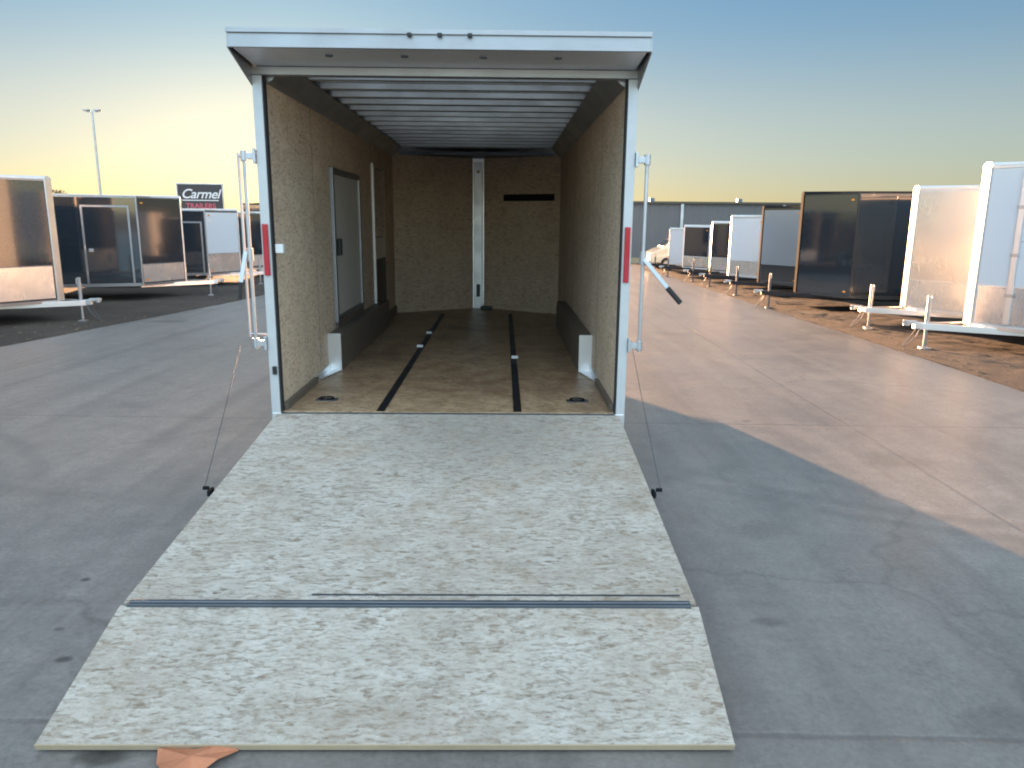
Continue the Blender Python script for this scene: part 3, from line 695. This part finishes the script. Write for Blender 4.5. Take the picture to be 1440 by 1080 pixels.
# left row
parked(X(86,9.3), 9.3, 82, 2.75, 'charcoal', 'charcoal', side=-1, trim='alu_hood', Ls=4.8, V=1.0, hw=1.2, guard_h=.66, group=GL, coup=.58,
       label='charcoal trailer with bright aluminium stone guard, nearest on the left edge of the view')
parked(X(262,15.3), 15.3, 70, 2.66, 'black', 'charcoal', side=-1, trim='alu_hood', Ls=5.2, V=.95, hw=1.15, guard_h=.5, door=(.22,1.2,2.33,'black'), group=GL,
       label='black trailer with a white framed side door, second from the left edge')
parked(X(339,20.0), 20.0, 74, 2.46, 'charcoal', 'white_cold', side=-1, trim='alu_hood', Ls=4.6, V=.9, hw=1.1, guard_h=.62, door=(.15,.85,2.0,'black'), group=GL,
       label='trailer with pale white nose panels and dark sides, under the billboard sign')
parked(X(392,24.3), 24.3, 82, 2.48, 'black', 'black', side=-1, trim='alu_hood', Ls=4.6, V=.9, hw=1.1, guard_h=.45, group=GL,
       label='black trailer partly hidden behind the left lock bar of the open trailer')
# two trailers added unseen behind the open trailer, placed to shade the lane
parked(-6.8, 27.5, 84, 2.9, 'black', side=-1, Ls=2.6, roofm='matte_black', trim='guard_dark', group=GL, label='unseen tall dark trimmed trailer added behind the open trailer to shade the lane')
parked(-8.1, 32.6, 84, 3.5, 'black', side=-1, Ls=2.2, group=GL, label='unseen extra tall black trailer added farther behind the open trailer to shade the lane')
# seen only in reflections: the rows carry on past the camera
parked(-8.9, 4.4, 82, 2.6, 'black', side=-1, group=GL, label='black trailer just outside the left edge of the view')
parked(-9.3, -.6, 82, 2.6, 'white', side=-1, group=GL, label='white trailer beside the camera on the left side of the lane')
parked(-9.6, -5.4, 82, 2.7, 'black', side=-1, group=GL, label='black trailer behind the camera on the left side of the lane')
# right row
parked(X(1360,6.4), 6.4, -81, 2.90, 'white', 'white_cold', side=1, Ls=5.4, V=1.0, hw=1.25, guard_h=.62, cap='sunlit_cap', group=GR, extras=True,
       label='tall white trailer at the right edge of the view, nearest in its row')
parked(X(1270,9.0), 9.0, -81, 2.71, 'white', 'silver', side=1, Ls=5.0, V=.95, hw=1.18, guard_h=.55, cap='sunlit_cap', group=GR,
       label='silver nosed trailer between the tall white one and the black one')
parked(X(1118,13.0), 13.0, -80, 2.80, 'black', 'black', guard=None, side=1, Ls=5.2, V=.95, hw=1.2, cap='matte_black', trim='guard_dark', tongue='track', jackcol='galv_dark', roofm='matte_black', group=GR,
       label='all black trailer with glossy nose and black trim, third from the right edge')
parked(X(1066,16.8), 16.8, -80, 2.60, 'charcoal', 'grey_skin', guard='guard_dark', side=1, Ls=4.8, V=.9, hw=1.12, guard_h=.50, trim='charcoal', cap='matte_black', tongue='track', jackcol='galv_dark', roofm='matte_black', group=GR,
       label='grey trailer with black stone guard, just left of the all black one')
parked(X(1024,20.4), 20.4, -80, 2.42, 'white', 'white_cold', side=1, Ls=4.4, V=.9, hw=1.1, guard_h=.5, group=GR, tongue='track', jackcol='galv_dark',
       label='white trailer with plain pale nose panels, left of the grey one')
parked(X(998,23.2), 23.2, -80, 2.26, 'black', 'black', side=1, Ls=4.0, V=.85, hw=1.05, guard_h=.5, group=GR, tongue='track', jackcol='galv_dark',
       label='narrow black panelled trailer framed in white trim, in the middle of the far right row')
parked(X(960,26.3), 26.3, -78, 2.15, 'black', 'black', side=1, Ls=4.0, V=.95, hw=1.1, guard_h=.45, group=GR, trim='white', cap='white', tongue='track', jackcol='galv_dark',
       label='low black trailer with white top rail, farthest dark one on the right')
parked(X(940,29.3), 29.3, -76, 2.05, 'white', 'white_cold', side=1, Ls=3.6, V=.7, hw=.95, guard=None, group=GR, tongue='track', jackcol='galv_dark',
       label='small white trailer farthest down the right row, beside the cream van')
parked(9.6, 2.3, -81, 2.6, 'white', side=1, group=GR, label='white trailer just outside the right edge of the view')
parked(9.5, -2.6, -81, 2.6, 'black', side=1, group=GR, label='black trailer beside the camera on the right side of the lane')

# ------------------------------------------------------------------ cream van at the end
def van():
    y0 = 32.4; x0 = X(909, y0)
    r = empty('parked_van', (x0, y0, gz(y0)), 0, label='cream van with sloping nose at the far end of the right row', cat='van')
    A = lambda mb, nm, mat, par=r, **k: mb.build(nm, M[mat], par, **k)
    prof = [(0,.38),(.02,.72),(.12,.88),(.35,1.0),(.62,1.10),(1.02,1.48),(1.3,1.56),(4.2,1.58),(4.35,1.4),(4.4,.4)]
    b = MB(); vs = []
    for s_, ins in ((-1,.0),(1,.0)):
        vs += [(x, s_*(.86 if z < 1.02 else .86-.14*(z-1.0)/.58), z) for x, z in prof]
    n = len(prof); b.add(vs, [tuple(range(n)), tuple(range(2*n-1,n-1,-1))]+[(i,(i+1)%n,(i+1)%n+n,i+n) for i in range(n)])
    bo = A(b, 'body', 'cream', bevel=.05, seg=3)
    A(MB().add([(.68,-.68,1.16),(.68,.68,1.16),(1.0,.62,1.465),(1.0,-.62,1.465),(.66,-.68,1.18),(.66,.68,1.18),(.98,.62,1.485),(.98,-.62,1.485)],[(0,1,2,3),(4,7,6,5),(0,4,5,1),(1,5,6,2),(2,6,7,3),(3,7,4,0)]), 'windscreen', 'glass', bo)
    for s_ in (-1,1):
        A(MB().prism([(1.0,1.06),(1.9,1.06),(1.9,1.42),(1.25,1.42)], s_*.845, s_*.835 if False else s_*.862, 'y'), 'side_window', 'glass', bo)
        A(MB().box(-.01,.05,s_*.55,s_*.8,.68,.82), 'headlight', 'white_steel', bo, bevel=.02)
        for xx in (.85,3.5): wheel(r, xx, s_*.82, .33, .33, .2, 'y', s_)
    A(MB().box(-.05,.1,-.84,.84,.32,.5), 'bumper', 'dark', bo, bevel=.02)
van()

# ------------------------------------------------------------------ far building, sign, poles, tree
def building():
    y0, x0, x1, h = 40., X(880,40), 42., 3.62
    r = empty('low_building', ((x0+x1)/2, y0, gz(y0)), 0, label='long low grey metal building closing the lane behind the right row', cat='building')
    hw = (x1-x0)/2
    A = lambda mb, nm, mat, par=r, **k: mb.build(nm, mat, par, **k)
    n = N('ribbed_grey_siding'); c = n.co(); s_ = n.sep(c)
    rib = n.math('PINGPONG', n.math('MULTIPLY', s_[0], 3.3), .5); b = n.noise(c, 1.2, 6, .6)
    n.l(n.mix(b, (.105,.104,.106), (.14,.138,.138)), n.p.inputs['Base Color']); n.set(Roughness=.6); n.bump(n.ramp(rib,[(.2,0),(.3,1)]), .6, .04)
    A(MB().box(-hw,hw,0,14,-.1,h-.12), 'wall', n.m)
    A(MB().box(-hw-.15,hw+.15,-.18,14.2,h-.118,h), 'roof', M['guard_dark'])
    A(MB().box(-hw,hw,-.05,-.002,-.1,.35), 'base_course', M['block'])
    for i in range(5):
        x = -hw+3.2+i*6.0; dd = A(MB().box(x-.08,x+.08,-.10,-.003,.36,h-.14), 'downpipe', M['galv'])
        if i in (1,3): dd = A(MB().box(x+1.2,x+4.2,-.04,-.004,.36,2.7), 'roller_door', M['door_grey'])
    for x in (-hw+2.0,-hw+7.5): A(MB().box(x-.15,x+.15,3,3.3,h,h+.28), 'roof_vent', M['galv_dark'])
building()

def sign():
    y0 = 29.; x0 = X(289, y0); 
    r = empty('billboard_sign', (x0,y0,gz(y0)), R(10), label='dark rectangular roadside sign with white and red lettering above the left row', cat='sign')
    A = lambda mb, nm, mat, par=r, **k: mb.build(nm, M[mat], par, **k)
    W, z0, z1 = .93, 2.55, 3.72
    p = A(MB().box(-W,W,-.06,.06,z0,z1), 'panel', 'sign_face')
    f_ = MB().box(-W-.04,W+.04,-.075,.075,z1,z1+.05).box(-W-.04,W+.04,-.075,.075,z0-.05,z0).box(-W-.04,-W,-.075,.075,z0,z1).box(W,W+.04,-.075,.075,z0,z1); A(f_, 'frame', 'galv', p)
    A(MB().tube((-.75,0,0),(-.75,0,z0-.051),.06,12), 'post', 'galv'); A(MB().tube((.75,0,0),(.75,0,z0-.051),.06,12), 'post', 'galv')
    def text(t, size, z, mat, shear, sp=1.):
        cu = bpy.data.curves.new('lettering','FONT'); cu.body = t; cu.size = size; cu.extrude = .01; cu.align_x = 'CENTER'; cu.shear = shear; cu.space_character = sp; cu.offset = .006
        o = bpy.data.objects.new('lettering', cu); COL.objects.link(o)
        dg = bpy.context.evaluated_depsgraph_get(); me = bpy.data.meshes.new_from_object(o.evaluated_get(dg)); bpy.data.objects.remove(o)
        o = bpy.data.objects.new('lettering', me); COL.objects.link(o); me.materials.clear(); me.materials.append(M[mat])
        o.parent = p; o.location = (0,-.072,z); o.rotation_euler = (PI/2,0,0)
    text('Carmel', .56, 3.13, 'sign_white', .35, .95); text('TRAILERS', .30, 2.70, 'sign_red', 0, 1.0)
    A(MB().box(-.76,.76,-.068,-.061,3.02,3.06), 'rule', 'sign_white', p)
sign()

def lamp():
    y0 = 36.; x0 = X(143, y0, 3.); H = 7.7
    r = empty('light_pole', (x0,y0,gz(y0)), 0, label='tall thin light pole with twin heads rising behind the left row', cat='lamp post')
    A = lambda mb, nm, mat, par=r, **k: mb.build(nm, M[mat], par, **k)
    A(MB().tube((0,0,0),(0,0,H),.075,12,.045), 'pole', 'galv')
    A(MB().tube((0,0,0),(0,0,.5),.22,12), 'footing', 'block')
    a = A(MB().box(-.3,.3,-.03,.03,H-.02,H+.04), 'cross_arm', 'galv')
    for s_ in (-1,1): A(MB().box(s_*.14,s_*.42,-.16,.16,H+.041,H+.12), 'lamp_head', 'galv', a, bevel=.02)
lamp()

def far_tree(px_, y0, H, wd, label, seed):
    rnd = random.Random(seed); x0 = X(px_, y0)
    r = empty('tree', (x0,y0,gz(y0)), 0, label=label, cat='tree')
    tr = MB(); tr.tube((0,0,0),(0,0,H*.55),.16,8,.08)
    tips = []
    for i in range(14):
        a = rnd.uniform(0,6.28); z = H*rnd.uniform(.3,.55); l = wd*rnd.uniform(.25,.5)
        q_ = (math.cos(a)*l, math.sin(a)*l, z+rnd.uniform(.15,.42)*H); tr.tube((0,0,z),q_,.05,5,.015); tips.append(q_)
    tr.build('trunk', M['block'], r)
    cr = MB()
    for tpt in tips:
        for k in range(150):
            d_ = Vector((rnd.gauss(0,1),rnd.gauss(0,1),rnd.gauss(0,.8)))*wd*.13; p = Vector(tpt)+d_; p.z = min(p.z, H)
            u = Vector((rnd.uniform(-1,1),rnd.uniform(-1,1),rnd.uniform(-1,1))).normalized()*.09; v = u.orthogonal().normalized()*.05
            cr.add([p-u,p+v,p+u,p-v],[(0,1,2,3)])
    cr.build('crown', M['leaf'], r)
M['leaf'] = N('dry_tan_foliage'); _n = M['leaf']; _n.l(_n.mix(_n.noise(_n.co(), 3, 4), (.10,.08,.03), (.22,.17,.08)), _n.p.inputs['Base Color']); _n.set(Roughness=.8); M['leaf'] = _n.m
far_tree(84, 45., 4.6, 1.6, 'small dry tan tree behind the two nearest left trailers', 4)
